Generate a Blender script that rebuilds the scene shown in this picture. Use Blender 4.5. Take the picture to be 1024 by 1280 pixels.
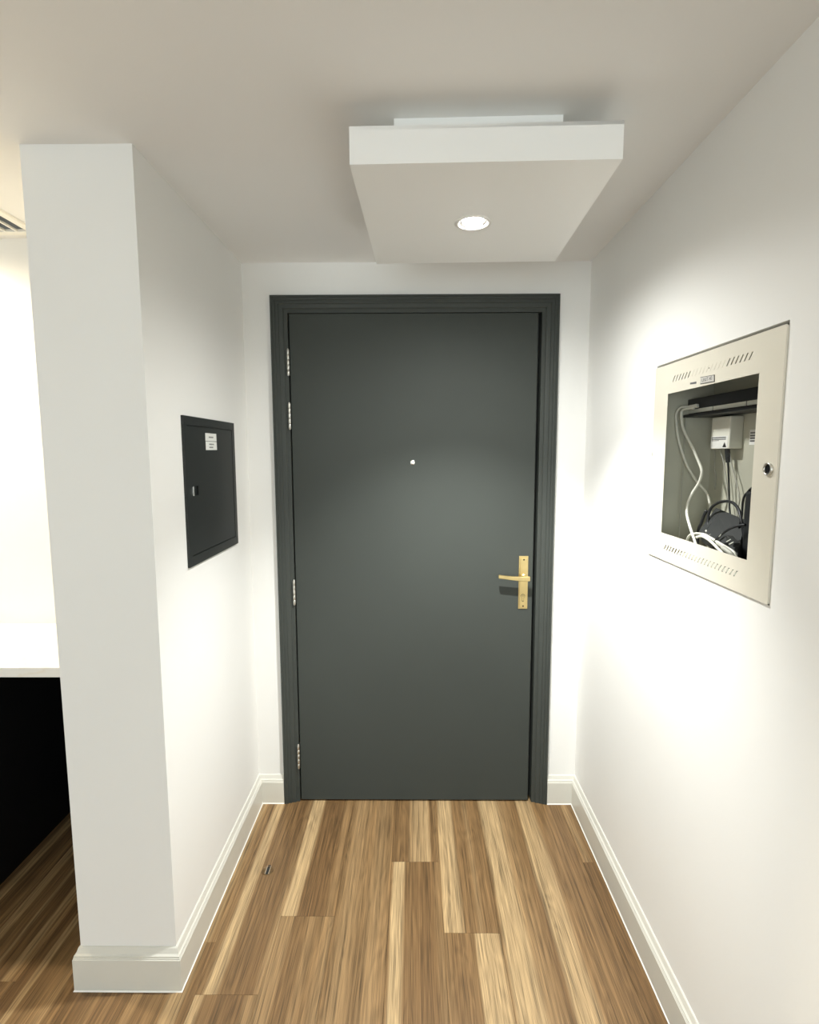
import bpy, bmesh, math, random
from mathutils import Vector, Matrix, noise
from mathutils.geometry import delaunay_2d_cdt

random.seed(7)
S = bpy.context.scene
COL = S.collection
for o in list(bpy.data.objects):
    bpy.data.objects.remove(o)

# ------------------------------------------------------------------ camera
F_PX, PITCH, YAW, ROLL, CAM_Z = 676.165, -0.1100, -0.0082, -0.0027, 1.5429
fwd = Vector((math.sin(YAW) * math.cos(PITCH), math.cos(YAW) * math.cos(PITCH), math.sin(PITCH)))
rgt = fwd.cross(Vector((0, 0, 1))).normalized()
upv = rgt.cross(fwd)
R2 = math.cos(ROLL) * rgt + math.sin(ROLL) * upv
U2 = -math.sin(ROLL) * rgt + math.cos(ROLL) * upv
CAM = Vector((0, 0, CAM_Z))
cd = bpy.data.cameras.new('camera')
cd.sensor_fit = 'HORIZONTAL'; cd.sensor_width = 36.0
cd.lens = 36.0 * F_PX / 1024.0
cd.clip_start = 0.02
cam = bpy.data.objects.new('camera', cd); COL.objects.link(cam)
cam.matrix_world = Matrix(((R2.x, U2.x, -fwd.x, 0), (R2.y, U2.y, -fwd.y, 0), (R2.z, U2.z, -fwd.z, CAM_Z), (0, 0, 0, 1)))
S.camera = cam

# ------------------------------------------------------------------ world, daylight, exposure
w = bpy.data.worlds.new('sky'); S.world = w; w.use_nodes = True
nt = w.node_tree; bg = nt.nodes['Background']
sky = nt.nodes.new('ShaderNodeTexSky'); sky.sky_type = 'NISHITA'; sky.sun_disc = False
sky.sun_elevation = math.radians(35); sky.sun_rotation = math.radians(200)
nt.links.new(sky.outputs['Color'], bg.inputs['Color']); bg.inputs['Strength'].default_value = 0.05

WIN_X0, WIN_X1, WIN_Z0, WIN_Z1, REAR_Y = -2.7, 0.3, 0.25, 2.15, -3.2
ld = bpy.data.lights.new('window_rear_offscreen', 'AREA')  # unseen daylight source outside the assumed rear window
ld.shape = 'RECTANGLE'; ld.size = WIN_X1 - WIN_X0; ld.size_y = WIN_Z1 - WIN_Z0
ld.energy = 102; ld.color = (0.88, 0.975, 1.0)
lo = bpy.data.objects.new('window_rear_offscreen', ld); COL.objects.link(lo)
lo.location = ((WIN_X0 + WIN_X1) / 2, REAR_Y - 0.22, (WIN_Z0 + WIN_Z1) / 2)
lo.rotation_euler = (math.radians(90), 0, 0)          # faces +Y, into the room

vs = S.view_settings
vs.view_transform = 'Standard'; vs.look = 'None'; vs.gamma = 1.0; vs.use_curve_mapping = False
vs.exposure = 0.1
S.cycles.max_bounces = 14; S.cycles.diffuse_bounces = 8; S.cycles.use_denoising = True
S.cycles.sample_clamp_indirect = 6.0

# ------------------------------------------------------------------ sizes read from the photograph (metres)
D, XL, XR, H = 2.248, -0.688, 0.7067, 2.2949          # back wall, left wall, right wall, ceiling
PY, PXL = 1.408, -0.9650                              # end face of the left wall, its kitchen side
KY = 1.985                                            # kitchen wall above the worktop
XW = -3.6                                             # far side of the kitchen / living room
CL, CR, CT = -0.5746, 0.583, 2.167                    # door casing
DL, DR, DT = -0.5043, 0.5032, 2.100                   # door leaf

def ray(px, py):
    return fwd + R2 * ((px - 512) / F_PX) - U2 * ((py - 640) / F_PX)
def at_x(px, py, X):
    d = ray(px, py); return CAM + d * (X / d.x)
def at_z(px, py, Z):
    d = ray(px, py); return CAM + d * ((Z - CAM_Z) / d.z)

# ------------------------------------------------------------------ materials
def lin(c):
    return tuple(((v / 12.92) if v <= 0.04045 else ((v + 0.055) / 1.055) ** 2.4) for v in [x / 255 for x in c])
MATS = {}
def mat(name, col, rough=0.5, metal=0.0, var=0.03, scale=8.0, bump=0.0, bscale=200.0, emit=None, spec=0.5):
    m = bpy.data.materials.new(name); m.use_nodes = True
    n = m.node_tree.nodes; l = m.node_tree.links; b = n['Principled BSDF']
    tc = n.new('ShaderNodeTexCoord')
    nz = n.new('ShaderNodeTexNoise'); nz.inputs['Scale'].default_value = scale; nz.inputs['Detail'].default_value = 4
    l.new(tc.outputs['Object'], nz.inputs['Vector'])
    rp = n.new('ShaderNodeValToRGB')
    rp.color_ramp.elements[0].position = .3; rp.color_ramp.elements[1].position = .7
    rp.color_ramp.elements[0].color = tuple(v * (1 - var) for v in col) + (1,)
    rp.color_ramp.elements[1].color = tuple(min(1, v * (1 + var)) for v in col) + (1,)
    l.new(nz.outputs['Fac'], rp.inputs['Fac']); l.new(rp.outputs['Color'], b.inputs['Base Color'])
    b.inputs['Roughness'].default_value = rough; b.inputs['Metallic'].default_value = metal
    b.inputs['Specular IOR Level'].default_value = spec
    if bump:
        n2 = n.new('ShaderNodeTexNoise'); n2.inputs['Scale'].default_value = bscale; n2.inputs['Detail'].default_value = 3
        l.new(tc.outputs['Object'], n2.inputs['Vector'])
        bp = n.new('ShaderNodeBump'); bp.inputs['Strength'].default_value = bump; bp.inputs['Distance'].default_value = .002
        l.new(n2.outputs['Fac'], bp.inputs['Height']); l.new(bp.outputs['Normal'], b.inputs['Normal'])
    if emit:
        b.inputs['Emission Color'].default_value = tuple(emit[0]) + (1,); b.inputs['Emission Strength'].default_value = emit[1]
    MATS[name] = m
    return m

mat('wall_paint', (0.80, 0.80, 0.78), .55, var=.012, scale=1.5, bump=.05, bscale=260)
mat('ceiling_paint', (0.82, 0.815, 0.80), .75, var=.015, scale=1.2, bump=.05, bscale=220)
mat('light_box_paint', (0.92, 0.925, 0.91), .4, var=.01, scale=2, bump=.03)
mat('kitchen_wall', (0.80, 0.79, 0.76), .5, var=.02, scale=3, bump=.03)
mat('skirting_paint', (0.64, 0.63, 0.57), .28, var=.015, scale=3)
mat('sealant', (0.90, 0.89, 0.85), .4, var=.01)
mat('door_grey', (0.044, 0.050, 0.045), .70, var=.05, scale=2.0, bump=.03, bscale=400, spec=.25)
mat('casing_grey', (0.044, 0.050, 0.045), .55, var=.05, scale=3.0, bump=.0, bscale=300, spec=.3)
mat('screed', (0.35, 0.34, 0.32), .9)
mat('galvanised', (0.32, 0.33, 0.33), .6, .2)
mat('brass', (0.72, 0.57, 0.27), .34, 1.0, var=.06, scale=30)
mat('brass_dark', (0.05, 0.035, 0.012), .5, .6)
mat('steel', (0.62, 0.61, 0.56), .35, 1.0, var=.06, scale=40)
mat('steel_bright', (0.85, 0.85, 0.83), .2, 1.0, var=.03, scale=40)
mat('panel_dark', (0.015, 0.018, 0.0175), .45, var=.06, scale=4, spec=.4)
mat('black', (0.004, 0.004, 0.005), .6, var=.1, spec=.2)
mat('black_plastic', (0.012, 0.013, 0.015), .45, var=.1)
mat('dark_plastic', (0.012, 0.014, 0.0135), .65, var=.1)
mat('cover_cream', (0.66, 0.63, 0.54), .42, var=.02, scale=4, bump=.02, bscale=300)
mat('box_steel', (0.46, 0.46, 0.38), .5, var=.06, scale=5)
mat('cable_white', (0.66, 0.66, 0.58), .45, var=.04, scale=20)
mat('cable_grey', (0.36, 0.36, 0.31), .5, var=.05, scale=20)
mat('white_plastic', (0.66, 0.66, 0.58), .4, var=.02)
mat('paper', (0.72, 0.73, 0.70), .7, var=.03, scale=60)
mat('ink', (0.02, 0.02, 0.02), .7)
mat('grey_ink', (0.12, 0.12, 0.12), .7)
mat('plate_grey', (0.50, 0.49, 0.46), .5, var=.03)
mat('vent_white', (0.85, 0.83, 0.76), .4, var=.01)
mat('lens_glow', (1, .98, .92), .3, emit=((1.0, .95, .86), 60.0))
mat('lens_warm', (1, .95, .85), .3, emit=((1.0, .86, .62), 25.0))
mat('bezel_satin', (0.82, 0.81, 0.78), .3, .15)
mat('fitting_bronze', (0.16, 0.10, 0.045), .45, .5)
mat('fitting_edge', (0.45, 0.36, 0.26), .4, .6)
mat('aluminium', (0.55, 0.56, 0.57), .4, .8)

def marble():
    m = bpy.data.materials.new('worktop_stone'); m.use_nodes = True
    n = m.node_tree.nodes; l = m.node_tree.links; b = n['Principled BSDF']
    tc = n.new('ShaderNodeTexCoord'); nz = n.new('ShaderNodeTexNoise')
    nz.inputs['Scale'].default_value = 5; nz.inputs['Detail'].default_value = 8; nz.inputs['Distortion'].default_value = 1.2
    l.new(tc.outputs['Object'], nz.inputs['Vector'])
    rp = n.new('ShaderNodeValToRGB'); e = rp.color_ramp.elements
    e[0].position = .47; e[0].color = (.80, .79, .75, 1); e[1].position = .53; e[1].color = (.81, .80, .76, 1)
    x = e.new(.5); x.color = (.77, .74, .67, 1)
    l.new(nz.outputs['Fac'], rp.inputs['Fac']); l.new(rp.outputs['Color'], b.inputs['Base Color'])
    b.inputs['Roughness'].default_value = .25
    MATS['worktop_stone'] = m
marble()

def pane_mat():
    m = bpy.data.materials.new('clear_glass'); m.use_nodes = True
    n = m.node_tree.nodes; l = m.node_tree.links; n.remove(n['Principled BSDF'])
    t = n.new('ShaderNodeBsdfTransparent'); g = n.new('ShaderNodeBsdfGlossy'); g.inputs['Roughness'].default_value = .02
    x = n.new('ShaderNodeMixShader'); x.inputs[0].default_value = .06
    l.new(t.outputs[0], x.inputs[1]); l.new(g.outputs[0], x.inputs[2]); l.new(x.outputs[0], n['Material Output'].inputs['Surface'])
    MATS['clear_glass'] = m
pane_mat()

# laminate: every plank carries broad light and dark bands along its length, with fine grain over them
W_DARK, W_MID, W_LIGHT = (0.092, 0.048, 0.019), (0.200, 0.119, 0.052), (0.440, 0.315, 0.168)
def shade(s):
    if s < .5: a, b, t = W_DARK, W_MID, s * 2
    else: a, b, t = W_MID, W_LIGHT, s * 2 - 1
    return tuple(a[i] + (b[i] - a[i]) * t for i in range(3)) + (1,)
def wood(name, bands, seed):
    """bands: list of (position across the plank 0..1, shade 0..1)"""
    m = bpy.data.materials.new(name); m.use_nodes = True
    n = m.node_tree.nodes; l = m.node_tree.links; b = n['Principled BSDF']
    def math_(op, a, c=None):
        q = n.new('ShaderNodeMath'); q.operation = op
        for i, v in enumerate((a, c)):
            if v is None: continue
            if isinstance(v, (int, float)): q.inputs[i].default_value = v
            else: l.new(v, q.inputs[i])
        return q.outputs[0]
    def noise_(vec, scale, detail=3, dist=0.0):
        mp = n.new('ShaderNodeMapping'); l.new(vec, mp.inputs['Vector']); mp.inputs['Scale'].default_value = scale
        mp.inputs['Location'].default_value = (seed * 3.17, seed * 1.71, 0)
        q = n.new('ShaderNodeTexNoise'); q.inputs['Scale'].default_value = 1; q.inputs['Detail'].default_value = detail
        q.inputs['Distortion'].default_value = dist
        l.new(mp.outputs[0], q.inputs['Vector']); return q.outputs['Fac']
    tc = n.new('ShaderNodeTexCoord'); v = tc.outputs['Object']
    sp = n.new('ShaderNodeSeparateXYZ'); l.new(v, sp.inputs[0])
    wob = math_('MULTIPLY', math_('SUBTRACT', noise_(v, (14, 1.6, 1), 2), .5), .11)
    fac = math_('ADD', math_('ADD', math_('MULTIPLY', sp.outputs['X'], 1 / .181), .5), wob)
    rp = n.new('ShaderNodeValToRGB'); cr = rp.color_ramp; cr.interpolation = 'LINEAR'
    while len(cr.elements) > 1: cr.elements.remove(cr.elements[-1])
    bands = sorted(bands)
    cr.elements[0].position = bands[0][0]; cr.elements[0].color = shade(bands[0][1])
    for p, s in bands[1:]:
        e = cr.elements.new(min(1, max(0, p))); e.color = shade(s)
    l.new(fac, rp.inputs['Fac'])
    g1 = noise_(v, (120, 1.5, 1), 5, .5)      # streaks
    g2 = noise_(v, (560, 7, 1), 4)           # fine grain
    g3 = noise_(v, (15, 1.3, 1), 2, 1.2)     # cathedral figure
    k = math_('ADD', math_('MULTIPLY', math_('SUBTRACT', g1, .5), 1.9), math_('MULTIPLY', math_('SUBTRACT', g2, .5), 2.1))
    wv = n.new('ShaderNodeMath'); wv.operation = 'SINE'; l.new(math_('MULTIPLY', g3, 55.0), wv.inputs[0])
    k = math_('ADD', k, math_('MULTIPLY', wv.outputs[0], .10))
    k = math_('ADD', k, 1.0)
    mx = n.new('ShaderNodeVectorMath'); mx.operation = 'SCALE'; l.new(rp.outputs['Color'], mx.inputs[0]); l.new(k, mx.inputs['Scale'])
    l.new(mx.outputs[0], b.inputs['Base Color'])
    b.inputs['Roughness'].default_value = .42; b.inputs['Specular IOR Level'].default_value = .35
    bp = n.new('ShaderNodeBump'); bp.inputs['Strength'].default_value = .12; bp.inputs['Distance'].default_value = .0006
    l.new(g2, bp.inputs['Height']); l.new(bp.outputs['Normal'], b.inputs['Normal'])
    return m

# ------------------------------------------------------------------ mesh helpers
def tag(o, label=None, cat=None, group=None, kind=None):
    if label: o['label'] = label
    if cat: o['category'] = cat
    if group: o['group'] = group
    if kind: o['kind'] = kind
    return o
def empty(name, loc=(0, 0, 0)):
    o = bpy.data.objects.new(name, None); o.empty_display_size = .05; COL.objects.link(o); o.location = loc
    return o
def link(name, me, m, parent=None, loc=None):
    o = bpy.data.objects.new(name, me); COL.objects.link(o)
    if m is not None:
        if isinstance(m, str): m = MATS[m]
        me.materials.clear(); me.materials.append(m)
    if parent is not None:
        o.parent = parent
        pl = Vector((0, 0, 0)); q = parent
        while q is not None: pl += q.location; q = q.parent
        if loc is None: o.location = -pl            # mesh data is in world coordinates
        else: o.location = Vector(loc) - pl
    elif loc is not None: o.location = loc
    return o
class MB:
    def __init__(s): s.bm = bmesh.new()
    def box(s, x0, x1, y0, y1, z0, z1, bev=0.0, seg=2):
        t = bmesh.new()
        vs = [t.verts.new((x, y, z)) for x in (x0, x1) for y in (y0, y1) for z in (z0, z1)]
        for f in ((0, 1, 3, 2), (4, 6, 7, 5), (0, 4, 5, 1), (2, 3, 7, 6), (0, 2, 6, 4), (1, 5, 7, 3)):
            t.faces.new([vs[i] for i in f])
        bmesh.ops.recalc_face_normals(t, faces=t.faces)
        if bev: bmesh.ops.bevel(t, geom=t.edges[:], offset=bev, segments=seg, profile=.5, affect='EDGES')
        s._join(t); return s
    def _join(s, t):
        me = bpy.data.meshes.new('tmp'); t.to_mesh(me); t.free(); s.bm.from_mesh(me); bpy.data.meshes.remove(me)
    def frame_box(s, M, hx, hy, hz, bev=0.0):
        t = bmesh.new(); bmesh.ops.create_cube(t, size=2, matrix=M @ Matrix.Diagonal((hx, hy, hz, 1)))
        if bev: bmesh.ops.bevel(t, geom=t.edges[:], offset=bev, segments=2, profile=.5, affect='EDGES')
        s._join(t); return s
    def lathe(s, prof, M, n=32):
        """prof: (radius, height along local z)"""
        t = bmesh.new(); rings = []
        for r, h in prof:
            if r < 1e-6: rings.append([t.verts.new(M @ Vector((0, 0, h)))])
            else: rings.append([t.verts.new(M @ Vector((r * math.cos(a), r * math.sin(a), h))) for a in [2 * math.pi * i / n for i in range(n)]])
        for a, b in zip(rings, rings[1:]):
            for i in range(n):
                j = (i + 1) % n
                f = [a[i % len(a)], a[j % len(a)], b[j % len(b)], b[i % len(b)]]
                u = []
                for v in f:
                    if v not in u: u.append(v)
                if len(u) > 2: t.faces.new(u)
        bmesh.ops.recalc_face_normals(t, faces=t.faces)
        for f in t.faces: f.smooth = True
        s._join(t); return s
    def tube(s, pts, r, n=10):
        t = bmesh.new(); P = [Vector(p) for p in pts]; rings = []
        nrm = None
        for i, p in enumerate(P):
            d = (P[min(i + 1, len(P) - 1)] - P[max(i - 1, 0)]).normalized()
            if nrm is None: nrm = d.orthogonal().normalized()
            nrm = (nrm - d * nrm.dot(d)).normalized(); bn = d.cross(nrm)
            rr = r[i] if isinstance(r, (list, tuple)) else r
            rings.append([t.verts.new(p + (nrm * math.cos(a) + bn * math.sin(a)) * rr) for a in [2 * math.pi * k / n for k in range(n)]])
        for a, b in zip(rings, rings[1:]):
            for k in range(n): t.faces.new((a[k], a[(k + 1) % n], b[(k + 1) % n], b[k]))
        t.faces.new(rings[0][::-1]); t.faces.new(rings[-1])
        bmesh.ops.recalc_face_normals(t, faces=t.faces)
        for f in t.faces: f.smooth = len(f.verts) == 4
        s._join(t); return s
    def prism(s, poly, fn, d0, d1):
        """poly in 2D, fn(u, v, d) -> 3D"""
        t = bmesh.new()
        a = [t.verts.new(fn(u, v, d0)) for u, v in poly]; b = [t.verts.new(fn(u, v, d1)) for u, v in poly]
        t.faces.new(a[::-1]); t.faces.new(b); k = len(a)
        for i in range(k): t.faces.new((a[i], a[(i + 1) % k], b[(i + 1) % k], b[i]))
        bmesh.ops.recalc_face_normals(t, faces=t.faces); s._join(t); return s
    def holed(s, outer, holes, fn, d0, d1):
        loops = [outer] + holes; vs, ed = [], []
        for L in loops:
            k = len(vs); vs += [Vector(p) for p in L]; ed += [(k + i, k + (i + 1) % len(L)) for i in range(len(L))]
        V, _, Fs, *_r = delaunay_2d_cdt(vs, ed, [], 0, 1e-7)
        def inside(p, L):
            c = False
            for i in range(len(L)):
                (x1, y1), (x2, y2) = L[i], L[i - 1]
                if (y1 > p[1]) != (y2 > p[1]) and p[0] < (x2 - x1) * (p[1] - y1) / (y2 - y1) + x1: c = not c
            return c
        t = bmesh.new()
        A = [t.verts.new(fn(v[0], v[1], d0)) for v in V]; B = [t.verts.new(fn(v[0], v[1], d1)) for v in V]
        for f in Fs:
            c = sum((V[i] for i in f), Vector((0, 0))) / len(f)
            if not inside(c, outer) or any(inside(c, h) for h in holes): continue
            t.faces.new([A[i] for i in f]); t.faces.new([B[i] for i in f][::-1])
        for i, j in [(e.verts[0].index, e.verts[1].index) for e in t.edges] if False else []: pass
        t.verts.index_update(); nA = len(A)
        for e in [e for e in t.edges if len(e.link_faces) == 1 and e.verts[0].index < nA and e.verts[1].index < nA]:
            i, j = e.verts[0].index, e.verts[1].index
            t.faces.new((A[i], A[j], B[j], B[i]))
        for v in [v for v in t.verts if not v.link_faces]: t.verts.remove(v)
        bmesh.ops.recalc_face_normals(t, faces=t.faces); s._join(t); return s
    def sweep(s, segs, prof, cap=True):
        """segs: list of stations, each a function (u, v) -> 3D ; prof: list of (u, v), open"""
        t = bmesh.new(); R = [[t.verts.new(st(u, v)) for u, v in prof] for st in segs]
        for a, b in zip(R, R[1:]):
            for i in range(len(prof) - 1): t.faces.new((a[i], a[i + 1], b[i + 1], b[i]))
        if cap: t.faces.new(R[0]); t.faces.new(R[-1][::-1])
        bmesh.ops.recalc_face_normals(t, faces=t.faces); s._join(t); return s
    def build(s, name, m, parent=None, smooth=False, loc=None):
        me = bpy.data.meshes.new(name)
        if loc is not None: bmesh.ops.translate(s.bm, verts=s.bm.verts, vec=-Vector(loc))
        if smooth:
            for f in s.bm.faces: f.smooth = True
        s.bm.to_mesh(me); s.bm.free()
        return link(name, me, m, parent, loc)

def spline(pts, k=8):
    P = [Vector(p) for p in pts]; P = [P[0] * 2 - P[1]] + P + [P[-1] * 2 - P[-2]]; out = []
    for i in range(1, len(P) - 2):
        a, b, c, d = P[i - 1:i + 3]
        for j in range(k):
            t = j / k
            out.append(.5 * ((2 * b) + (c - a) * t + (2 * a - 5 * b + 4 * c - d) * t * t + (3 * b - a - 3 * c + d) * t ** 3))
    out.append(P[-2]); return out

def text_part(name, body, size, M, m, parent, depth=.0004):
    cu = bpy.data.curves.new('txt', 'FONT'); cu.body = body; cu.size = size; cu.align_x = 'CENTER'; cu.align_y = 'CENTER'
    cu.extrude = depth; cu.resolution_u = 3
    to = bpy.data.objects.new('txt', cu); COL.objects.link(to)
    dg = bpy.context.evaluated_depsgraph_get(); me = bpy.data.meshes.new_from_object(to.evaluated_get(dg))
    bpy.data.objects.remove(to); bpy.data.curves.remove(cu)
    me.transform(M); return link(name, me, m, parent)

# ------------------------------------------------------------------ room shell
T = .2
def struct(name, mb, m): return tag(mb.build(name, m), kind='structure')

floor = struct('floor', MB().box(XW - T, XR + T, REAR_Y - T, D + .45, -.2, -.012), 'screed')
vx1, vx0, vy0, vy1 = -1.276, -1.480, .75, 1.938          # ceiling diffuser
ox0, ox1, oy0, oy1 = vx0 + .020, vx1 - .020, vy0 + .024, vy1 - .024
struct('ceiling', MB().box(XW - T, ox0, REAR_Y - T, D + .45, H, H + .2).box(ox1, XR + T, REAR_Y - T, D + .45, H, H + .2)
       .box(ox0, ox1, REAR_Y - T, oy0, H, H + .2).box(ox0, ox1, oy1, D + .45, H, H + .2), 'ceiling_paint')
struct('wall_left', MB().box(PXL, XL, PY, D + T, -.012, H), 'wall_paint')
struct('wall_kitchen', MB().box(XW, PXL, KY, KY + .12, .87, H), 'kitchen_wall')
struct('wall_niche', MB().box(XW, PXL, D, D + .1, -.012, .90), 'wall_paint')
struct('wall_niche_top', MB().box(XW, PXL, KY + .12, D, .872, .90), 'wall_paint')
struct('wall_far_left', MB().box(XW - T, XW, REAR_Y - T, D + T, -.012, H), 'wall_paint')
struct('light_stop_outside_door', MB().box(XL - .3, XR + .3, D + .3, D + .4, -.012, H), 'wall_paint')  # unseen wall added to keep sky light out of the door gaps

# back wall with the door opening
OL, OR, OT = DL - .022, DR + .022, DT + .022
struct('wall_back', MB().box(XL, OL, D, D + T, -.012, H).box(OR, XR + T, D, D + T, -.012, H).box(OL, OR, D, D + T, OT, H), 'wall_paint')

# right wall with the opening for the cabinet
BY0, BY1, BZ0, BZ1 = 1.0551, 1.6094, 1.2392, 1.7813       # cabinet cover
hy0, hy1, hz0, hz1 = BY0 - .0008, BY1 + .0008, BZ0 - .0014, BZ1 + .0075
struct('wall_right', MB().box(XR, XR + T, REAR_Y, hy0, -.012, H).box(XR, XR + T, hy1, D, -.012, H)
       .box(XR, XR + T, hy0, hy1, -.012, hz0).box(XR, XR + T, hy0, hy1, hz1, H).box(XR + T - .01, XR + T, hy0, hy1, hz0, hz1), 'wall_paint')

# rear wall with an unseen, assumed window for the cool daylight from behind
struct('wall_rear', MB().box(XW, WIN_X0, REAR_Y - T, REAR_Y, -.012, H).box(WIN_X1, XR + T, REAR_Y - T, REAR_Y, -.012, H)
       .box(WIN_X0, WIN_X1, REAR_Y - T, REAR_Y, -.012, WIN_Z0).box(WIN_X0, WIN_X1, REAR_Y - T, REAR_Y, WIN_Z1, H), 'wall_paint')
win = tag(empty('window_1', ((WIN_X0 + WIN_X1) / 2, REAR_Y - .1, WIN_Z0)), kind='structure')
wf = MB(); nw = 3
for i in range(nw + 1):
    x = WIN_X0 + (WIN_X1 - WIN_X0) * i / nw; wf.box(max(WIN_X0, x - .03), min(WIN_X1, x + .03), REAR_Y - .13, REAR_Y - .07, WIN_Z0, WIN_Z1)
wf.box(WIN_X0, WIN_X1, REAR_Y - .13, REAR_Y - .07, WIN_Z0, WIN_Z0 + .05).box(WIN_X0, WIN_X1, REAR_Y - .13, REAR_Y - .07, WIN_Z1 - .05, WIN_Z1)
wf.build('window_frame', 'aluminium', win)
for i in range(nw):
    a = WIN_X0 + (WIN_X1 - WIN_X0) * i / nw; b = WIN_X0 + (WIN_X1 - WIN_X0) * (i + 1) / nw
    MB().box(a + .025, b - .025, REAR_Y - .103, REAR_Y - .097, WIN_Z0 + .045, WIN_Z1 - .045).build('pane', 'clear_glass', win)

# ------------------------------------------------------------------ floor planks
PW, PL_, X0P = .181, 1.22, -.630
def px_bands(items, row, xa):
    """items: (pixel x, shade) read along one image row -> (position across the plank, shade)"""
    return [((at_z(px, row, 0).x - xa) / PW, s) for px, s in items]
SCAN_FAR = [(280, .25), (291, .40), (303, .50), (307, .88), (316, .82), (320, .38), (334, .34), (352, .25), (361, .60), (364, .92), (377, .85), (381, .30), (395, .22), (411, .28),
            (416, .55), (424, .50), (436, .62), (446, .58), (458, .52), (472, .60), (478, .56), (486, .52), (489, .50), (492, .97), (503, .92), (507, .42), (519, .35), (529, .28), (541, .30), (546, .52), (552, .55),
            (555, .86), (572, .88), (577, .50), (590, .46), (594, .62), (600, .45), (615, .42), (620, .90), (642, .86), (648, .60), (666, .50), (672, .26), (677, .84), (696, .80), (702, .48), (722, .40), (736, .30), (752, .24)]
SCAN_NEAR = [(240, .26), (250, .80), (262, .75), (266, .38), (282, .30), (300, .24), (314, .26), (318, .56), (346, .58), (352, .35), (368, .38), (374, .56), (386, .50), (400, .58), (424, .54), (450, .52), (462, .64), (474, .52),
             (478, .97), (500, .92), (505, .40), (520, .30), (540, .24), (546, .50), (562, .52), (570, .38), (582, .42), (598, .46), (602, .90), (630, .86), (638, .68), (652, .60), (690, .55), (696, .28), (703, .86), (728, .80), (734, .48), (752, .40), (776, .30), (810, .24)]
def scan(ix, near):
    xa = X0P + ix * PW
    row = 1220 if near else 1110
    b = [q for q in px_bands(SCAN_NEAR if near else SCAN_FAR, row, xa) if -.05 <= q[0] <= 1.05]
    return [(min(.999, max(.001, p)), s) for p, s in b]
RF = random.Random(11)
def rand_bands():
    out, p, s = [], 0.0, RF.random()
    while p < 1:
        wd = RF.uniform(.05, .22); s = RF.choice([.2, .25, .3, .34, .38, .42, .45, .5, .55, .7])
        out += [(p, s), (min(1, p + wd), s + RF.uniform(-.06, .06))]; p += wd + .03
    return out[:28]
JOINT = {0: 1.384, 1: 1.649, 2: 1.16, 3: 1.893, 4: 1.588, 5: 1.05, 6: 1.22, 7: 1.892, -1: 1.55, -2: 1.20, -3: 1.735, -4: 1.42, -5: 1.1}
spare = [wood('laminate_%d' % i, rand_bands(), 20 + i) for i in range(8)]
planks = {}
def plank_mesh(wd, ln):
    key = (round(wd, 4), round(ln, 4))
    if key in planks: return planks[key].copy()
    mb = MB(); mb.box(-wd / 2 + .0002, wd / 2 - .0002, -ln / 2 + .0002, ln / 2 - .0002, -.012, 0)
    top = [e for e in mb.bm.edges if all(v.co.z > -.001 for v in e.verts)]
    bmesh.ops.bevel(mb.bm, geom=top, offset=.0007, segments=1, affect='EDGES')
    me = bpy.data.meshes.new('plank'); mb.bm.to_mesh(me); mb.bm.free(); planks[key] = me; return me
pat = {}
ymax = D + .05
ix = -17
while X0P + ix * PW < XR + .01:
    xa = X0P + ix * PW; xb = xa + PW
    j = JOINT.get(ix, RF.uniform(.6, 1.8)); ys = [j]
    while ys[-1] < ymax: ys.append(ys[-1] + PL_)
    while ys[0] > REAR_Y: ys.insert(0, ys[0] - PL_)
    for a, b in zip(ys, ys[1:]):
        a = max(a, REAR_Y); b2 = min(b, ymax)
        if b2 - a < .01: continue
        key = None
        if 0 <= ix <= 7 and b2 > 1.30:
            key = (ix, 'near' if (ix in (0, 1, 3, 4, 7) and b2 <= j + .01) else 'far')
            if key not in pat:
                nearscan = (key[1] == 'near') and ix in (0, 1, 4)
                bd = scan(ix, nearscan)
                if ix == 3 and key[1] == 'far':
                    bd = [(0, .42), (.08, .38), (.2, .45), (.34, .4), (.42, .66), (.5, .74), (.66, .76), (.78, .82), (.84, .5), (.9, .34), (.95, .55), (1, .5)]
                if ix == 4 and key[1] == 'far': bd = scan(4, False)
                if ix == 7 and key[1] == 'far': bd = [(0, .5), (.1, .62), (.2, .34), (.3, .28), (1, .25)]
                pat[key] = wood('laminate_hall', bd, 3 + ix * 2 + (key[1] == 'near'))
            m = pat[key]
        else: m = RF.choice(spare)
        me = plank_mesh(PW, b2 - a)
        o = bpy.data.objects.new('plank', me); COL.objects.link(o)
        o.parent = floor; o.location = (xa + PW / 2, (a + b2) / 2, 0)
        if not me.materials: me.materials.append(m)
        o.material_slots[0].link = 'OBJECT'; o.material_slots[0].material = m
    ix += 1

# ------------------------------------------------------------------ skirting
BB = [(0, 0), (.0168, 0), (.0168, .0985), (.0150, .1005), (.0150, .1035), (.0136, .1045), (.0136, .1085), (.0118, .1100), (.0090, .1130), (.0045, .1265), (.0020, .1290), (0, .1290)]
BEAD = [(.0166, 0), (.0192, 0), (.0186, .0018), (.0166, .0034)]
def run(path, prof, mb):
    """path: plan points; the moulding stands to the right-hand side of travel"""
    P = [Vector(p) for p in path]; st = []
    nr = [Vector(((b - a).y, -(b - a).x)).normalized() for a, b in zip(P, P[1:])]
    for i, p in enumerate(P):
        if i == 0: mtr = nr[0]
        elif i == len(P) - 1: mtr = nr[-1]
        else: mtr = (nr[i - 1] + nr[i]) / (1 + nr[i - 1].dot(nr[i]))
        st.append(lambda u, v, p=p, q=mtr: Vector((p.x + q.x * u, p.y + q.y * u, v)))
    return mb.sweep(st, prof)
def skirting(name, path):
    o = tag(run(path, BB, MB()).build(name, 'skirting_paint'), kind='structure')
    run(path, BEAD, MB()).build('sealant_bead', 'sealant', o); return o
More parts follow.
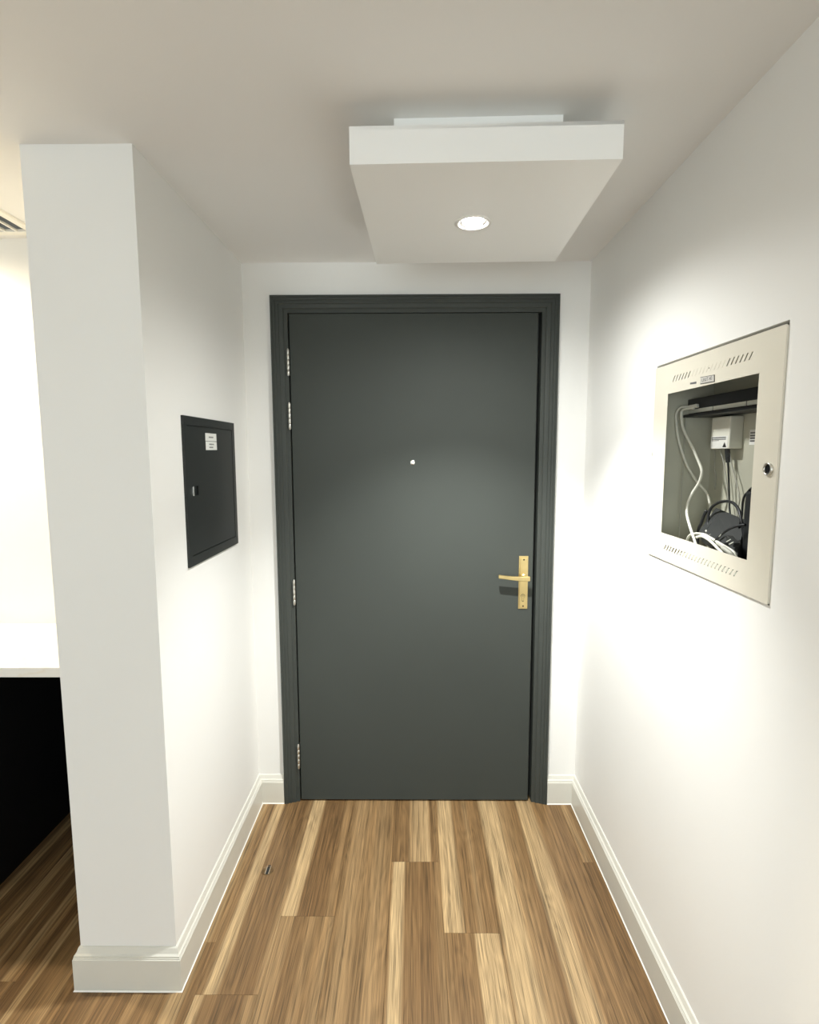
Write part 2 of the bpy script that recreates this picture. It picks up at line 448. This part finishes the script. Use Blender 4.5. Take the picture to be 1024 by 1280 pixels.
skirting('baseboard_left', [(CL - .001, D), (XL, D), (XL, PY), (PXL, PY), (PXL, KY)][::-1][::-1] if False else [(PXL, D), (PXL, PY), (XL, PY), (XL, D), (CL - .001, D)])
skirting('baseboard_right', [(CR + .001, D), (XR, D), (XR, REAR_Y)])

# ------------------------------------------------------------------ entrance door
door = tag(empty('door_1', ((DL + DR) / 2, D, 0)), 'dark grey flush entrance door with brass lever handle in a moulded frame', None, kind='structure')
CASING = [(0, 0), (0, .016), (.002, .0190), (.0085, .0200), (.0100, .0170), (.0175, .0170), (.0195, .0150), (.0200, .0125), (.0310, .0125), (.0330, .0100), (.0335, .0085), (.0455, .0075), (.0490, .0060), (.0515, .0030), (.0515, 0)]
def cas(p, q): return lambda u, d: Vector((p[0] + q[0] * u, D - d, p[1] + q[1] * u))
c0, c1, c2, c3 = cas((CL, 0), (1, 0)), cas((CL, CT), (1, -1)), cas((CR, CT), (-1, -1)), cas((CR, 0), (-1, 0))
for a, b in ((c0, c1), (c1, c2), (c2, c3)): MB().sweep([a, b], CASING).build('casing', 'casing_grey', door)
LIN = [(.0513, 0), (.0513, .0012), (.0660, .0012), (.0665, -.002), (.0665, -.05), (.082, -.05), (.082, -.075), (.0513, -.075)]
for a, b in ((c0, c1), (c1, c2), (c2, c3)): MB().sweep([a, b], LIN).build('door_lining', 'casing_grey', door)
LY = D + .003
leaf = MB().box(DL + .001, DR - .001, LY, LY + .044, .007, DT - .001, .0012, 1).build('door_leaf', 'door_grey', door)
for z1, z0 in ((1.958, 1.856), (1.744, 1.640), (1.005, .900), (.269, .161)):
    hx, hyy = DL - .0045, D - .006
    hm = MB(); n5 = 5; L5 = (z1 - z0)
    for k in range(n5):
        a = z0 + L5 * k / n5; b = a + L5 / n5 - .0012
        hm.lathe([(0, a), (.0052, a), (.0058, a + .0008), (.0058, b - .0008), (.0052, b), (0, b)], Matrix.Translation((hx, hyy, 0)), 14)
    hm.lathe([(0, z1), (.004, z1), (.0045, z1 + .002), (0, z1 + .004)], Matrix.Translation((hx, hyy, 0)), 14)
    hm.lathe([(0, z0 - .0045), (.0045, z0 - .0025), (.004, z0), (0, z0)], Matrix.Translation((hx, hyy, 0)), 14)
    hm.box(hx - .001, hx + .001, hyy, D + .02, z0, z1)
    tag(hm.build('hinge', 'steel', door), 'steel butt hinge')
toY = Matrix.Rotation(math.radians(90), 4, 'X')           # local z -> -Y (towards the hall)
pm = MB().lathe([(.0105, -.004), (.0105, .0018), (.0095, .0030), (.0070, .0034)], Matrix.Translation((-.005, LY, 1.501)) @ toY, 28)
peep = tag(pm.build('peephole', 'steel_bright', door), 'small round peephole')
MB().lathe([(0, .0042), (.004, .0038), (.0073, .0030), (.0073, -.002), (0, -.002)], Matrix.Translation((-.005, LY, 1.501)) @ toY, 24).build('peephole_lens', 'paper', peep)
# lever handle on its backplate
hx, hz0_, hz1_ = .4625, .879, 1.107
hp = MB()
hp.box(hx - .0195, hx + .0195, LY - .0035, LY + .001, hz0_, hz1_, .0012)
hp.box(hx - .0155, hx + .0155, LY - .0070, LY - .003, hz0_ + .006, hz1_ - .009, .0018)
plate = tag(hp.build('handle_plate', 'brass', door), 'polished brass handle plate')
for zz in (1.092, .892):
    MB().lathe([(0, .0012), (.0028, .0010), (.0036, 0), (.0036, -.001)], Matrix.Translation((hx + .0005, LY - .0070, zz)) @ toY, 14).build('screw', 'brass_dark', plate)
kp = [(.0085 * math.cos(a), .0085 * math.sin(a)) for a in [math.radians(-60 + 300 * i / 18) for i in range(19)]]
kp = [(.0085 * math.cos(math.radians(t)), .0085 * math.sin(math.radians(t))) for t in range(-62, 243, 16)] + [(-.004, -.0220), (-.002, -.0245), (.002, -.0245), (.004, -.0220)]
def key_at(u, v, d): return Vector((hx - .001 + u, LY - .0070 - d, .936 + v))
MB().prism(kp, key_at, -.001, .0006).build('keyhole_rim', 'brass_dark', plate)
MB().prism([(u * .80, v * .86 - .0006) for u, v in kp], key_at, .0004, .0014).build('lock_cylinder', 'brass', plate)
MB().prism([(-.0012, -.002), (.0012, -.002), (.0012, .004), (-.0012, .004)], key_at, .001, .0017).build('key_slot', 'brass_dark', plate)
lm = MB()
lz = 1.018
lm.lathe([(.0145, .0060), (.0145, .0095), (.0125, .0110), (.0090, .0118), (.0090, .0430), (.0080, .046), (0, .047)], Matrix.Translation((hx + .002, LY, lz)) @ toY, 28)
# flat tapering bar, rising slightly to its tip
LV = [(.0195, -.0095, .0095), (.0120, -.0105, .0105), (-.0180, -.0095, .0090), (-.0500, -.0060, .0105), (-.0850, -.0010, .0140), (-.1060, .0015, .0165), (-.1105, .0035, .0150)]
stn = [(lambda u, v, x=x, a=a, b=b: Vector((hx + x, LY - .040 - .0065 * u, lz + (a + b) / 2 + (b - a) / 2 * v))) for x, a, b in LV]
lm.sweep(stn, [(-1, -.8), (-.7, -1), (.7, -1), (1, -.8), (1, .8), (.7, 1), (-.7, 1), (-1, .8), (-1, -.8)])
tag(lm.build('lever', 'brass', plate), 'brass lever with flat bar')

# ------------------------------------------------------------------ dropped ceiling box with its spotlight
BX, BYc, BZ, ROT = .1630, 1.5555, 2.1650, math.radians(-1.5)
lb = tag(empty('ceiling_light_box', (BX, BYc, H)), 'square white box hung below the ceiling with one round recessed spotlight lit', 'ceiling light')
MR = Matrix.Translation((BX, BYc, 0)) @ Matrix.Rotation(ROT, 4, 'Z')
bw, bl, bt = .2935, .3120, .0775
R_HOLE = .0415
circ = [(R_HOLE * math.cos(2 * math.pi * i / 40), R_HOLE * math.sin(2 * math.pi * i / 40)) for i in range(40)]
bb_ = MB()
fnb = lambda u, v, d: MR @ Vector((u, v, d))
bb_.holed([(-bw, -bl), (bw, -bl), (bw, bl), (-bw, bl)], [circ], fnb, BZ, BZ + .010)
for x0, x1, y0, y1 in ((-bw, bw, -bl, -bl + .01), (-bw, bw, bl - .01, bl), (-bw, -bw + .01, -bl + .01, bl - .01), (bw - .01, bw, -bl + .01, bl - .01)):
    bb_.frame_box(MR @ Matrix.Translation(((x0 + x1) / 2, (y0 + y1) / 2, BZ + .010 + (bt - .010) / 2)), (x1 - x0) / 2, (y1 - y0) / 2, (bt - .010) / 2)
bb_.frame_box(MR @ Matrix.Translation((0, 0, BZ + bt - .004)), bw, bl, .004)
bb_.build('box_body', 'light_box_paint', lb)
MB().frame_box(MR @ Matrix.Translation((-.010, 0, (BZ + bt + H) / 2)), .1905, .2440, (H - BZ - bt) / 2 + .001).build('mounting_block', 'light_box_paint', lb)
# gimbal spotlight
ML = MR @ Matrix.Translation((0, 0, BZ)) @ Matrix.Rotation(math.pi, 4, 'X')        # local +z points down
spot = MB().lathe([(.0405, -.012), (.0405, .0), (.0500, .0), (.0500, .0014), (.0470, .0030), (.0420, .0030), (.0385, .0016), (.0370, -.014), (.0370, -.030)], ML, 40)
ring = tag(spot.build('spotlight_ring', 'bezel_satin', lb), 'round metal spotlight bezel')
TILT = math.radians(-8)
MG = MR @ Matrix.Translation((0, 0, BZ + .004)) @ Matrix.Rotation(TILT, 4, 'X') @ Matrix.Rotation(math.pi, 4, 'X')
MB().lathe([(.0290, -.022), (.0350, -.010), (.0355, -.004), (.0340, .0), (.0310, .0010), (.0290, -.0010)], MG, 36).build('gimbal', 'bezel_satin', ring)
MB().lathe([(0, .0125), (.010, .0118), (.019, .0088), (.0255, .0040), (.0292, -.0030), (.0292, -.006), (0, -.006)], MG, 36).build('spotlight_lens', 'lens_glow', ring)
def beam(name, parent, base, M, energy, angle, blend, col, soft):
    sd = bpy.data.lights.new(name, 'SPOT'); sd.energy = energy; sd.color = col
    sd.spot_size = math.radians(angle); sd.spot_blend = blend; sd.shadow_soft_size = soft
    so = bpy.data.objects.new(name, sd); COL.objects.link(so)
    so.parent = parent; so.matrix_parent_inverse = Matrix.Translation(base).inverted(); so.matrix_basis = M
MS = MR @ Matrix.Translation((0, 0, BZ - .034)) @ Matrix.Rotation(math.radians(5), 4, 'X')
beam('spotlight_beam', lb, (BX, BYc, H), MS, 156, 97, .78, (.99, .998, .965), .022)
beam('spotlight_spill', lb, (BX, BYc, H), MS, 31, 172, .8, (.99, .998, .965), .03)

# ------------------------------------------------------------------ dark electrical panel on the left wall
ey0, ey1, ez0, ez1 = 1.6111, 2.0650, 1.1951, 1.6539
ep = tag(empty('electrical_panel', (XL, (ey0 + ey1) / 2, ez0)), 'dark grey metal electrical panel with white stickers on the left wall', 'electrical panel')
fnl = lambda u, v, d: Vector((XL + d, u, v))
dy0, dy1, dz0, dz1 = 1.6335, 2.0380, 1.2250, 1.6265
sq = lambda a, b, c, d: [(a, c), (b, c), (b, d), (a, d)]
MB().holed(sq(ey0, ey1, ez0, ez1), [sq(dy0, dy1, dz0, dz1)], fnl, -.002, .0075).build('panel_frame', 'panel_dark', ep)
g = .0022
ly0, ly1, lz0, lz1 = 1.668, 1.705, 1.410, 1.4395
dmb = MB().holed(sq(dy0 + g, dy1 - g * .3, dz0 + g, dz1 - g), [sq(ly0, ly1, lz0, lz1)], fnl, 0.0005, .0062)
pdoor = dmb.build('panel_door', 'panel_dark', ep)
MB().box(XL - .001, XL + .0004, dy0, dy1, dz0, dz1).build('panel_tray', 'panel_dark', ep)
MB().box(XL + .0004, XL + .0012, ly0, ly1, lz0, lz1).build('latch_recess', 'panel_dark', pdoor)
tag(MB().box(XL + .004, XL + .0095, 1.6585, 1.6675, 1.4100, 1.4395, .001).build('latch', 'steel_bright', pdoor), 'bright steel latch tab')
for a, b, c, d, nm in ((1.779, 1.879, 1.5815, 1.6075, 0), (1.780, 1.880, 1.5520, 1.5800, 1)):
    st = tag(MB().prism([(a, c), (b, c + .0005), (b - .001, d), (a, d)], fnl, .006, .0066).build('sticker', 'paper', pdoor), 'white printed sticker')
    r3 = random.Random(5 + nm)
    for row in range(1 + nm):
        zc = (c + d) / 2 + (.005 - .010 * row if nm else 0)
        yy = a + .030
        while yy < b - .034:
            wd = r3.uniform(.003, .007)
            MB().prism([(yy, zc - .0024), (yy + wd, zc - .0024), (yy + wd, zc + .0024), (yy, zc + .0024)], fnl, .0066, .0068).build('print_mark', 'grey_ink', st); yy += wd + .0022

# ------------------------------------------------------------------ cream telecom cabinet in the right wall
tcab = tag(empty('telecom_cabinet', (XR, (BY0 + BY1) / 2, BZ0)), 'cream metal cabinet set in the right wall with an open window showing cables', 'wall cabinet')
wy0, wy1, wz0, wz1 = 1.1297, 1.5272, 1.3146, 1.7010
fnr = lambda u, v, d: Vector((XR - d, u, v))
holes = [sq(wy0, wy1, wz0, wz1)]
def slot(y, z, hw=.0023, dy=-.0112, dz=.0155): return [(y - hw, z), (y + hw, z), (y + hw + dy, z + dz), (y - hw + dy, z + dz)]
for i in range(6): holes.append(slot(1.502 - i * .0162, 1.7305))
for i in range(6): holes.append(slot(1.248 - i * .0162, 1.7330))
for i in range(23): holes.append(slot(1.505 - i * .01514, 1.2700, .0027, -.0112, .0145))
cover = MB().holed(sq(BY0, BY1, BZ0, BZ1), holes, fnr, .0032, .0040).build('cabinet_cover', 'cover_cream', tcab)
lip = MB()
for a, b, c, d in ((BY0, BY0 + .002, BZ0, BZ1), (BY1 - .002, BY1, BZ0, BZ1), (BY0, BY1, BZ0, BZ0 + .002), (BY0, BY1, BZ1 - .002, BZ1)):
    lip.box(XR - .003, XR + .012, a, b, c, d)
lip.build('cover_return', 'cover_cream', cover)
for i in range(9):
    MB().prism(slot(1.402 - i * .0168, 1.7315 + i * .0001, .0018), fnr, .0038, .0044).build('embossed_slot', 'cover_cream', cover)
MB().lathe([(0, .0007), (.0014, .0006), (.0014, -.001)], Matrix.Translation((XR - .004, 1.322, 1.740)) @ Matrix.Rotation(-math.pi / 2, 4, 'Y'), 12).build('pin_hole', 'ink', cover)
toX = Matrix.Rotation(-math.pi / 2, 4, 'Y')                # local z -> -X (into the hall)
MLk = Matrix.Translation((XR - .004, 1.0785, 1.5080)) @ toX
lock = tag(MB().lathe([(.0128, -.002), (.0128, .0036), (.0120, .0046), (.0104, .0046), (.0096, .0036), (.0096, .0008)], MLk, 32).build('cabinet_lock', 'steel', cover), 'round steel lock with dark core')
MB().lathe([(.0098, .0010), (.0070, .0014), (0, .0014)], MLk, 28).build('lock_core', 'black', lock)
MB().box(XR - .0052, XR - .0035, 1.6065, 1.6098, 1.531, 1.541, .0004).build('hinge_pin', 'steel', cover)
# small plates above the window
pl = MB().prism([(1.2935, 1.7045), (1.3565, 1.7065), (1.3575, 1.7235), (1.2950, 1.7210)], fnr, .0038, .0050).build('name_plate', 'ink', cover)
MB().prism([(1.2955, 1.7062), (1.3555, 1.7080), (1.3565, 1.7223), (1.2968, 1.7198)], fnr, .0048, .0054).build('plate_face', 'plate_grey', pl)
Mtx = Matrix.Translation((XR - .0054, 1.3265, 1.7142)) @ Matrix(((0, 0, -1, 0), (-1, 0, 0, 0), (0, 1, 0, 0), (0, 0, 0, 1)))
text_part('plate_lettering', 'UNIT-40', .0125, Mtx, 'grey_ink', pl, .0002)
MB().prism([(1.3765, 1.7105), (1.4065, 1.7120), (1.4075, 1.7165), (1.3770, 1.7155)], fnr, .0038, .0045).build('marking_strip', 'grey_ink', cover)
# steel box behind
ix0, ix1, iy0, iy1, iz0, iz1 = XR + .002, XR + .158, 1.072, 1.5925, 1.257, 1.764
t_ = .0012
bxm = MB().box(ix1, ix1 + t_, iy0 - t_, iy1 + t_, iz0 - t_, iz1 + t_)
bxm.box(ix0, ix1, iy0 - t_, iy0, iz0 - t_, iz1 + t_).box(ix0, ix1, iy1, iy1 + t_, iz0 - t_, iz1 + t_)
bxm.box(ix0, ix1, iy0, iy1, iz0 - t_, iz0).box(ix0, ix1, iy0, iy1, iz1, iz1 + t_)
back = bxm.build('back_box', 'box_steel', tcab)
fl = MB()
for a, b, c, d in ((iy0 - .012, iy0, iz0 - .012, iz1 + .012), (iy1, iy1 + .012, iz0 - .012, iz1 + .012), (iy0, iy1, iz0 - .012, iz0), (iy0, iy1, iz1, iz1 + .012)):
    fl.box(XR + .004, XR + .006, a, b, c, d)
fl.build('box_flange', 'box_steel', tcab)

def on_box(px, py, dep): return at_x(px, py, XR + dep)
# splitter shelf across the top, with a white label strip
def shelf_y(px, dep): return at_x(px, 520, XR + dep).y
sh = tag(empty('patch_panel', (ix1 - .05, (iy0 + iy1) / 2, 1.63)), 'black patch panel with a white label strip at the top of the wall cabinet', 'patch panel')
sx = XR + .085
zA, zB = at_x(905, 510.8, sx).z, at_x(905, 505.6, sx).z                                    # white strip
ys0, ys1 = iy0 + .004, at_x(853, 512, sx).y
MB().box(sx, ix1, ys0, ys1, zB + .0005, at_x(905, 491, sx).z, .002).build('panel_body', 'black_plastic', sh)
MB().box(sx + .004, ix1, ys0, ys1, zA - .004, zB + .001).build('strip_channel', 'black_plastic', sh)
MB().box(sx - .012, ix1, ys0, ys1, zA - .0115, zA - .0035, .0015).build('lower_rail', 'black_plastic', sh)
ydiv = [ys1 - .012, at_x(890, 510, sx).y, at_x(932, 504, sx).y, ys0 + .002]
for a, b in zip(ydiv, ydiv[1:]):
    MB().box(sx + .0022, sx + .006, b + .0025, a - .0025, zA, zB).build('label_strip', 'white_plastic', sh)

def cable(name, label, pts, r, m, dep=None, group=None, ends=None):
    P = [p if len(p) == 3 and abs(p[0]) < 3 else (on_box(p[0], p[1], p[2] if len(p) > 2 else dep)) for p in pts]
    lp = P[0]
    o = tag(MB().tube(spline(P, 6), r, 8).build(name, m, None, loc=lp), label, 'cable', group)
    return o
def plug(parent, p, q, hw, hh, m, name='plug'):
    p, q = Vector(p), Vector(q); d = (q - p); L = d.length; d.normalize()
    Mq = Matrix.Translation((p + q) / 2) @ d.to_track_quat('Z', 'Y').to_matrix().to_4x4()
    return MB().frame_box(Mq, hw, hh, L / 2, min(hw, hh) * .25).build(name, m, parent)

c1_ = cable('network_cable', 'white cable hanging closest to the side wall of the cabinet from the patch panel', [(866, 508.5, .074), (857, 508.5, .062), (850, 510, .054), (845.5, 518, .050), (846, 533, .050), (849, 552, .056), (857, 577, .072), (866, 594, .090), (874, 605, .104), (881, 613, .118), (886, 623, .122), (888.5, 640, .124), (888, 664, .126), (885, 690, .126)], .0036, 'cable_white')
plug(c1_, on_box(863, 509, .070), on_box(872.5, 507, .080), .0058, .0050, 'white_plastic')
c2_ = cable('network_cable', 'white cable dropping from the patch panel in a wide S to the cabinet floor', [(868, 510, .074), (858, 511, .062), (852.5, 514, .056), (852, 524, .056), (855, 538, .060), (865, 558, .072), (874, 578, .084), (877.5, 590, .086), (874, 603, .084), (866, 616, .076), (860, 629, .068), (859, 643, .062), (863, 659, .056), (868, 674, .052), (871.5, 686, .050), (873, 697, .052)], .0038, 'cable_white')
cable('thin_cable', 'thin pale cable running straight down beside the cabinet side wall', [(857.5, 518, .075), (856, 545, .074), (853.5, 590, .070), (850.5, 640, .064), (849, 676, .060)], .0016, 'cable_grey')

# wall-mounted junction box with a warning label and its leads
jx = ix1 - .036
pa, pb = at_x(892, 522, jx), at_x(911, 560, jx)
jy0, jy1, jz0, jz1 = pb.y, at_x(889, 540, jx).y, at_x(900, 561, jx).z, at_x(900, 521, jx).z
jb = tag(empty('junction_box', (ix1, (jy0 + jy1) / 2, jz0)), 'pale plastic junction box with a warning triangle label inside the wall cabinet', 'junction box')
MB().box(jx, ix1 + .0004, jy0, jy1, jz0, jz1, .003).build('box_body', 'white_plastic', jb)
lbj = MB().box(jx - .0006, jx + .001, jy0 + .006, jy1 - .003, jz0 + .001, jz0 + .034).build('warning_label', 'paper', jb)
ya, yb, za = jy0 + .006, jy1 - .003, jz0 + .001
for k, (a, b) in enumerate(((.84, .93), (.70, .78), (.62, .66))):
    MB().box(jx - .0009, jx - .0005, yb - (yb - ya) * (.9 if k < 2 else .5), yb - (yb - ya) * .06, za + .033 * a, za + .033 * b).build('print_line', 'grey_ink', lbj)
MB().prism([(ya + .004, za + .003), (ya + .022, za + .003), (ya + .013, za + .017)], lambda u, v, d: Vector((jx - d, u, v)), .0004, .0009).build('warning_triangle', 'ink', lbj)
p0 = at_x(909, 560, jx + .012); p1 = at_x(910.5, 578, jx + .016)
pw = cable('power_lead', 'dark lead dropping from the junction box plug', [(909.5, 570, .134), (910.5, 585, .136), (911.5, 610, .140), (912.5, 640, .136), (916, 660, .12)], .0024, 'dark_plastic')
plug(pw, p0 + Vector((0, 0, .004)), p1, .0050, .0060, 'dark_plastic')
cable('thin_cable', 'thin pale cable bowing out from the junction box towards the router', [(913, 566, .140), (915, 582, .142), (921, 603, .144), (924.5, 622, .144), (922, 640, .142), (921, 655, .135)], .0018, 'cable_grey')
cable('thin_cable', 'thin pale cable from the junction box underside next to the dark lead', [(899, 560, .138), (904, 575, .141), (908, 600, .143), (911, 630, .143), (914, 655, .136)], .0016, 'cable_grey')
cable('thin_cable', 'short thin pale cable below the edge of the junction box', [(893.5, 560, .142), (893.8, 572, .146), (893.2, 584, .148), (895, 596, .150), (894, 612, .150)], .0016, 'cable_grey')
lab2 = tag(MB().box(ix1 - .001, ix1 + .0004, at_x(948, 540, ix1).y, at_x(938, 540, ix1).y, at_x(942, 556, ix1).z, at_x(942, 537, ix1).z).build('notice_label', 'paper'), 'white printed notice on the back plate beside the junction box', 'label')
lo_y0, lo_y1 = at_x(948, 540, ix1).y, at_x(939, 540, ix1).y
for k in range(4):
    zz = at_x(942, 541 + k * 3.4, ix1).z
    MB().box(ix1 - .0014, ix1 - .0008, lo_y0 + .001, lo_y1, zz - .0018, zz + .0018).build('print_line', 'grey_ink', lab2)

# black router leaning on the cabinet floor
RC = on_box(905, 672, .085)
rt = tag(empty('router', (RC.x, RC.y, iz0)), 'black router tilted on the floor of the wall cabinet among cables', 'router')
# slab seen from above: its four upper corners follow the photograph
q = [on_box(895, 634, .118), on_box(932, 649, .105), on_box(921, 699, .040), on_box(873, 664, .075)]
thick = Vector((.012, .0, -.030))
bmr = bmesh.new()
tv = [bmr.verts.new(v) for v in q]; bv = [bmr.verts.new(v + thick) for v in q]
bmr.faces.new(tv); bmr.faces.new(bv[::-1])
for i in range(4): bmr.faces.new((tv[i], tv[(i + 1) % 4], bv[(i + 1) % 4], bv[i]))
bmesh.ops.recalc_face_normals(bmr, faces=bmr.faces)
bmesh.ops.bevel(bmr, geom=bmr.edges[:], offset=.003, segments=2, profile=.5, affect='EDGES')
mr = bpy.data.meshes.new('router_case'); bmr.to_mesh(mr); bmr.free(); link('router_case', mr, 'dark_plastic', rt)
nrm = (q[1] - q[0]).cross(q[3] - q[0]).normalized()
if nrm.x > 0: nrm = -nrm
def onr(a, b, h=0.0): return q[0] + (q[1] - q[0]) * a + (q[3] - q[0]) * b + nrm * h
MB().tube([onr(.22, .02, .0005), onr(.22, .80, .0005)], .0012, 6).build('case_seam', 'black_plastic', rt)
MB().tube([onr(.22, .86, .001), onr(.27, .90, .001)], .0022, 6).build('status_light', 'white_plastic', rt)
for a in (.40, .50): MB().tube([onr(a, .98, .001), onr(a + .03, .88, .001)], .0012, 6).build('printed_mark', 'white_plastic', rt)
MB().box(RC.x - .02, RC.x + .045, RC.y - .07, RC.y + .05, iz0 - .0002, iz0 + .022, .003).build('router_foot', 'black_plastic', rt)

cable('power_cable', 'black power cable arching over the router', [(886.5, 668, .085), (885, 652, .092), (888, 637, .095), (896, 629.5, .095), (907, 626.5, .093), (917, 629, .090), (923.5, 637, .085), (926.5, 648, .080), (929, 662, .080), (932, 690, .085)], .0037, 'black_plastic')
cable('power_cable', 'black cable bent against the side of the router away from the lock', [(883.5, 638, .100), (880, 645, .098), (877, 654, .096), (873.5, 662, .094), (872, 680, .094)], .0042, 'black_plastic')
cable('power_cable', 'black cable looping across the front of the router', [(932, 656, .060), (920, 658, .052), (909, 663, .046), (899, 671, .042), (893, 679, .040), (891.5, 688, .040), (893, 700, .042)], .0030, 'black_plastic')
cable('power_cable', 'black cable curving up beside the upright adapter', [(924, 660, .088), (927.5, 645, .088), (928.5, 630, .086), (930.5, 621, .082), (935, 615, .076), (941, 609, .070), (948, 604, .066)], .0026, 'black_plastic')
cable('network_cable', 'white cable lying coiled on the cabinet floor in front of the router', [(858.5, 677, .062), (862, 669.5, .058), (870, 667, .054), (880, 668, .048), (888, 672, .044), (897, 677.5, .040), (908, 684, .036), (917, 690, .034), (921, 697, .036)], .0032, 'cable_white')
cw = cable('network_cable', 'white cable crossing under the coil towards the clear plug', [(871, 671.5, .050), (878, 670.5, .046), (885, 674, .042), (891, 679, .036), (897, 685, .034), (904, 692, .036)], .0036, 'cable_white')
pq = cable('adapter_lead', 'grey lead ending in a rounded barrel plug on the cabinet floor', [(896, 679, .032), (902, 683, .028), (908, 687.5, .026), (914, 692, .028), (919, 698, .032)], [.0030] * 8 + [.0058] * 12 + [.0048] * 5, 'cable_grey') if True else None
pg = tag(empty('cable_plug', tuple(on_box(916, 677, .040))), 'clear network plug on a short black lead lying on the router', 'plug')
a_, b_ = on_box(911.5, 672, .044), on_box(921, 681.5, .038)
plug(pg, a_, b_, .0068, .0058, 'dark_plastic', 'plug_body')
for s in (.38, .72):
    c_ = a_ + (b_ - a_) * s
    MB().tube([c_ + Vector((-.0075, -.008, .0035)), c_ + Vector((-.0075, .008, -.0045))], .0013, 6).build('plug_contact', 'white_plastic', pg)
MB().tube(spline([a_, on_box(906, 671, .05), on_box(900, 676, .052)], 5), .0022, 8).build('lead', 'black_plastic', pg)
MB().tube([on_box(899, 671, .0400), on_box(904, 665.5, .0430)], .0014, 6).build('lead_clip', 'white_plastic', pg)
# upright black power adapter at the near side
ua, ub = on_box(934, 613, .075), on_box(934, 613, .075)
ad = tag(empty('power_adapter', (XR + .09, ua.y - .03, iz0)), 'upright black power adapter standing at the lock side of the cabinet', 'adapter')
MB().box(XR + .070, XR + .150, iy0 + .004, ua.y, iz0 - .0002, ua.z, .006).build('adapter_body', 'black_plastic', ad)

# ------------------------------------------------------------------ kitchen: worktop, black base unit, slatted panel, ceiling diffuser
CY = 1.560
wt = tag(MB().box(XW + .01, PXL + .0005, CY, KY + .001, .870, .9005, .0015).build('worktop', 'worktop_stone'), 'white stone kitchen worktop running up to the side of the left wall', 'worktop')
bc = tag(empty('base_cabinet', (-2.2, 1.8, 0)), 'black kitchen base cabinet under the white worktop', 'cabinet')
MB().box(XW + .02, -1.490, CY + .06, D - .002, .0, .8702).build('cabinet_body', 'black', bc)
for i in range(3):
    a = -1.515 - .62 * i
    cdr = MB().box(a - .60, a, CY + .042, CY + .060, .10, .862, .001).build('cabinet_door', 'black', bc)
    MB().box(a - .58, a - .56, CY + .030, CY + .042, .60, .80, .002).build('handle', 'black_plastic', cdr)
sp_ = tag(empty('slatted_panel', (-1.23, D, 0)), 'black panel of vertical slats at the back of the space under the worktop', 'panel')
MB().box(-1.490, PXL - .017, D - .012, D - .0005, .0, .8702).build('backing', 'black', sp_)
k = -1.480
while k < PXL - .040:
    MB().box(k, k + .020, D - .026, D - .011, .0, .868).build('slat', 'black_plastic', sp_); k += .037

df = tag(empty('air_diffuser', ((vx0 + vx1) / 2, (vy0 + vy1) / 2, H)), 'white slotted air conditioning diffuser in the ceiling over the kitchen', 'air vent')
fr = MB()
for a, b, c, d in ((vx0, vx0 + .026, vy0, vy1), (vx1 - .026, vx1, vy0, vy1), (vx0 + .026, vx1 - .026, vy0, vy0 + .030), (vx0 + .026, vx1 - .026, vy1 - .030, vy1)):
    fr.box(a, b, c, d, H - .009, H + .001, .002)
fr.build('diffuser_frame', 'vent_white', df)
pn = MB().box(ox0, ox1, oy0, oy1, H + .185, H + .20)
for a, b, c, d in ((ox0, ox0 + .002, oy0, oy1), (ox1 - .002, ox1, oy0, oy1), (ox0, ox1, oy0, oy0 + .002), (ox0, ox1, oy1 - .002, oy1)): pn.box(a, b, c, d, H + .0005, H + .19)
pn.build('plenum_box', 'galvanised', df)
k = vx1 - .026 - .034
while k > vx0 + .04:
    MB().box(k - .007, k, vy0 + .028, vy1 - .028, H - .008, H - .001, .001).build('slat', 'vent_white', df); k -= .040

def downlight(name, label, x, y, lens, energy, angle, blend, col):
    kd = tag(empty(name, (x, y, H)), label, 'ceiling light')
    Mk = Matrix.Translation((x, y, H)) @ Matrix.Rotation(math.pi, 4, 'X')
    MB().lathe([(.055, -.002), (.055, .002), (.050, .005), (.042, .004), (.040, -.001)], Mk, 32).build('bezel', 'vent_white', kd)
    MB().lathe([(0, .0015), (.040, .001), (.040, -.002)], Mk, 32).build('lens_offscreen', lens, kd)
    beam(name + '_beam_offscreen', kd, (x, y, H), Matrix.Translation((x, y, H - .02)), energy, angle, blend, col, .04)
downlight('kitchen_downlight', 'round warm white ceiling downlight over the kitchen worktop', -1.90, 1.70, 'lens_warm', 100, 176, .6, (1.0, .86, .63))

# ------------------------------------------------------------------ round slotted fitting in the floor
fc = at_z(334.5, 1088.5, 0)
ff = tag(empty('floor_fitting', tuple(fc)), 'small round metal fitting with a dark strip for its slot set in the wood floor', 'floor fitting')
Mf = Matrix.Translation(fc)
MB().lathe([(.0215, -.002), (.0215, .0006), (.0200, .0014), (.0180, .0012), (.0172, .0004), (0, .0004)], Mf, 32).build('fitting_disc', 'fitting_bronze', ff)
MB().lathe([(.0205, .0008), (.0212, .0016), (.0192, .0022), (.0180, .0010)], Mf, 32).build('fitting_rim', 'fitting_bronze', ff)
MB().frame_box(Mf @ Matrix.Translation((.001, .004, .0006)), .0048, .0230, .0008, .0006).build('slot', 'dark_plastic', ff)  # raised dark strip stands in for the shaded depth of the slot
for s in (-1, 1): MB().frame_box(Mf @ Matrix.Translation((.001 + s * .0066, .003, .0010)), .0016, .0190, .0010, .0005).build('slot_edge', 'fitting_edge', ff)
